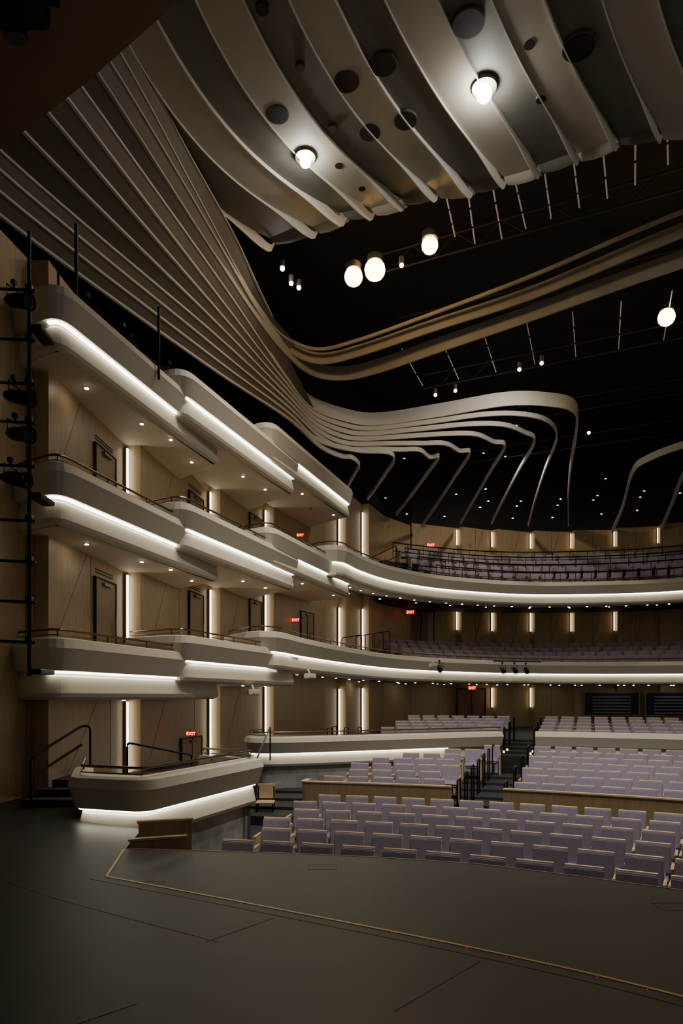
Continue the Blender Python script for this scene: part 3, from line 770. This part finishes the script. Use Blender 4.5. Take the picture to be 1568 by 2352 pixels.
can_light(-.8,15.1,11.83,'spot',.12,700,(0,20,-1.2),WH,'added unseen white spotlight brightening the front seats',.22)
can_light(3.6,8.6,11.9,'spot',.10,3700,(4.2,13.5,-1.2),WH,'added unseen white spotlight brightening the front seats',.22,66)  # added spot out of view, put in to brighten the front rows
can_light(7.0,9.6,11.9,'spot',.10,2100,(9.5,17,-1.2),WH,'added unseen white spotlight brightening the front seats',.22,75)  # another added spot out of view, for the rows on the right
for x,d,rr in ((.33,18.7,.25),(.9,18.4,.28),(2.25,17.4,.21),(9.85,20.7,.25)):
    can_light(x,d,11.5,'warm',rr,500,(x*.6+1.6,15,-.5),(1,.75,.45),'brilliant warm stage spotlight hanging in dark ceiling',.2)
for x,d,h,m in ((-1.6,18.5,11.6,'spot'),(-1.4,19,11.5,'downs'),(-1.2,19.2,11.5,'downs'),(1.6,18.2,11.5,'warms'),(6.3,21.5,10.5,'warms'),(3.3,24,10.6,'warms'),(4.0,24,10.75,'warms'),(10.5,29,11.2,'spot')):
    can_light(x,d,h,m,.06,0,None,None,'small added spotlight brightening the rear wall',.07)
can_light(5.6,21.5,10.3,'warms',.06,420,(4.5,27.5,9.6),(1,.94,.86),'small added spotlight brightening the rear wall',.07,130)  # real lamp, but its white beam is added to brighten the curled ribbons
can_light(7.5,29.3,11.6,'warms',.05,900,(8.5,35,4.5),(1,.88,.72),'small added spotlight brightening the rear wall',.07,130)  # made-up lamp, added to brighten the rear wall and balcony
rear_lamps=[(2.16,9.76),(3.08,11.7),(5.62,9.94),(7.07,10.2),(8.03,11.8),(6.8,9.3),(7.2,9.6),(8.6,9.36),(8.8,9.6),(10.6,9.4),(10.75,9.7),(12.35,9.66),(12.55,9.87),(14.65,9.8),(14.85,10.1),(16.6,10.0),(5.05,8.85),(3.2,8.97),(8.4,8.76),(10.35,8.8),(12.75,8.97),(14.5,9.15),(6.97,11.96),(12.95,10.7)]
for x,h in rear_lamps: downlight(x,33.5,h,'rear ceiling downlights',DLS)
for a,b in (((2.6,17.0),(3.1,18.6)),((3.1,16.8),(3.7,18.9)),((3.66,16.6),(4.4,18.7)),((4.1,16.3),(4.95,18.3)),((4.85,16.3),(5.5,17.9)),((5.4,15.9),(6.1,17.5)),((5.7,15),(6.7,17.2)),((6.2,14.4),(7.2,16.75)),((6.7,14.1),(7.7,16.1))):
    mb=MB(); a=Vector(a);b=Vector(b)
    for k in range(3):
        p=a.lerp(b,k/3+.02); q=a.lerp(b,k/3+.30); mb.cyl((p.x,p.y,12.5+E),(q.x,q.y,12.5+E),.022,n=6)
    top(obj('linear_ceiling_rod',mb.mesh('linear_ceiling_rod',['slot'])),'thin linear rod with a faint added glow in black ceiling','ceiling light','linear ceiling rods')
for k in range(9):
    a=Vector((2.0+1.25*k,22.9-.55*k)); b=a+Vector((1.1,2.9)); mb=MB()
    for q in range(3):
        u=a.lerp(b,q/3+.02); w=a.lerp(b,q/3+.30); mb.cyl((u.x,u.y,11.7+E),(w.x,w.y,11.7+E),.016,n=6)
    top(obj('linear_ceiling_rod',mb.mesh('linear_ceiling_rod',['slot'])),'thin linear rod with a faint added glow in black ceiling','ceiling light','linear ceiling rods')
mb=MB(); prism(mb,[(-9,12.8),(-5.27,10.5),(-3.5,9.35),(-1.9,8.2),(1.5,5.6),(0,1),(-9,1)],8.4,8.9)
struct(obj('ceiling',mb.mesh('ceiling_header',['brown'])))
mb=MB(); mb.rbox(-4.5,-3.55,7.75,8.35,8.12+E,8.395+E,.03,1); mb.cyl((-3.95,8.1,8.2+E),(-3.9,8.2,7.9+E),.12,.14,n=14); mb.tube([(-4.7,7.6,8.12+E),(-3.3,8.0,8.12+E)],.04,8)
top(obj('stage_light',mb.mesh('stage_light_bar',['bmetal'])),'black lighting bar and fixture under the brown header','stage light')

# ---------------------------------------------------------------- stage lights and pipes
def fixture_meshes():
    mb=MB(); mb.cyl((0,.05,0),(0,-.28,0),.11,.13,n=14); mb.cyl((0,.05,0),(0,.16,0),.11,.06,n=14); mb.cyl((0,-.28,0),(0,-.34,0),.145,.15,n=14,cap=False)
    b=mb.mesh('body',['bmetal'],True)
    mb=MB(); mb.cyl((0,-.25,0),(0,-.285,0),.10,n=14); l=mb.mesh('lens',['screen'])
    mb=MB(); mb.tube([(-.16,0,0),(-.16,0,.2),(.16,0,.2),(.16,0,0)],.014,5); mb.cyl((0,0,.2),(0,0,.3),.02,n=6); mb.rbox(-.04,.04,-.04,.04,.27,.36,.01,1)
    y=mb.mesh('yoke',['bmetal'])
    return (('body',b),('lens',l),('yoke',y))
FX=fixture_meshes()
def fixture(x,y,h,rz,tilt=.5,s=1.0):
    e=empty('stage_light',(x,y,h+E)); e.rotation_euler=(0,0,rz); e.scale=(s,s,s); top(e,'black stage spotlight fixture clamped to pipe','stage light','stage light fixtures')
    for nm,me in FX:
        o=lpart(obj(nm,me),e)
        if nm!='yoke': o.rotation_euler=(tilt,0,0)
for (x,y,h,rz) in [(-4.8,10,5.8,1.3),(-4.8,10,4.4,1.5),(-4.78,10,3.85,1.2),(-4.85,10,3.2,1.4)]: fixture(x,y,h,rz,.2,.85)
mb=MB(); mb.cyl((-4.57,10,6.8+E),(-4.57,10,.3+E),.03,n=8)
for h in (5.99,5.26,4.62,4.05,3.41,2.61,2.01,1.42,.83):
    mb.cyl((-5.4,10,h+E),(-4.48,10,h+E-.04),.022,n=6); mb.rbox(-4.62,-4.52,9.95,10.05,h+E-.06,h+E+.04,.01,1)
for h in (.36,2.95,5.42): mb.rbox(-4.6,-4.4,10,10.5,h+E-.03,h+E+.05,.02,1)
top(obj('lighting_ladder',mb.mesh('lighting_ladder',['bmetal'])),'tall black vertical pipe ladder carrying stage lights','lighting rig')
mb=MB(); Q=catmull([(-5.1,12.3,7.4),(-4.1,15.6,7.5),(-3.0,19,7.7),(-1.5,23.4,7.85),(-.4,25.8,7.9)],6)
mb.tube([(p.x,p.y,p.z+E) for p in Q],.03,6); mb.tube([(p.x,p.y,p.z-.45+E) for p in Q],.02,6)
for q in Q[::4]: mb.cyl((q.x,q.y,q.z+.25+E),(q.x,q.y,q.z-1.2+E),.025,n=6)
top(obj('lighting_pipe',mb.mesh('lighting_pipe',['bmetal'])),'black lighting pipe rail above top balcony boxes','lighting rig')
for i,k in enumerate((1,3,6,9,11,14,16,19,22)):
    q=Q[k]; fixture(q.x+.15,q.y,q.z-.25,.9,.35,1.2)
mb=MB(); mb.cyl((-4.66,12.0,6.6+E),(-4.66,12.0,8.3+E),.035,n=8); mb.cyl((-3.8,14.2,6.6+E),(-3.8,14.2,8.1+E),.03,n=8)
top(obj('lighting_pipe',mb.mesh('lighting_posts',['bmetal'])),'black vertical lighting posts on top box','lighting rig')
for x,y in ((4.2,29.3),(7.3,31.0),(7.9,31.2),(8.5,31.5)): fixture(x,y,1.25,0,.5,.9)
mb=MB(); mb.cyl((6.8,30.6,1.6+E),(9.2,31.5,1.6+E),.03,n=6); top(obj('lighting_pipe',mb.mesh('balcony_pipe',['bmetal'])),'short black lighting pipe on balcony front','lighting rig')
for x,y,h in ((-.95,20.6,.62),(-2.35,18.3,.12),(3.9,29.0,1.35)):
    mb=MB(); mb.rbox(-.16,.16,-.12,.12,-.08,.08,.02,2); mb.cyl((0,0,.08),(0,.2,.2),.02,n=6); mb.cyl((0,-.12,0),(0,-.15,0),.05,n=10)
    top(obj('camera_unit',mb.mesh('camera_unit',['cream']),(x,y,h+E),.4),'small cream projector unit bracketed to balcony','projector','bracketed projector units')

w=bpy.data.worlds.new('world'); scene.world=w; w.use_nodes=True
w.node_tree.nodes['Background'].inputs[0].default_value=(1,.91,.75,1); w.node_tree.nodes['Background'].inputs[1].default_value=.085

# ---------------------------------------------------------------- camera
cam=bpy.data.cameras.new('camera'); co=bpy.data.objects.new('camera',cam); COL.objects.link(co)
co.location=(0,0,E); co.rotation_euler=(math.pi/2,0,0); cam.lens=24; cam.sensor_width=36; cam.sensor_fit='AUTO'; cam.shift_y=424/2352
cam.clip_end=200
scene.camera=co
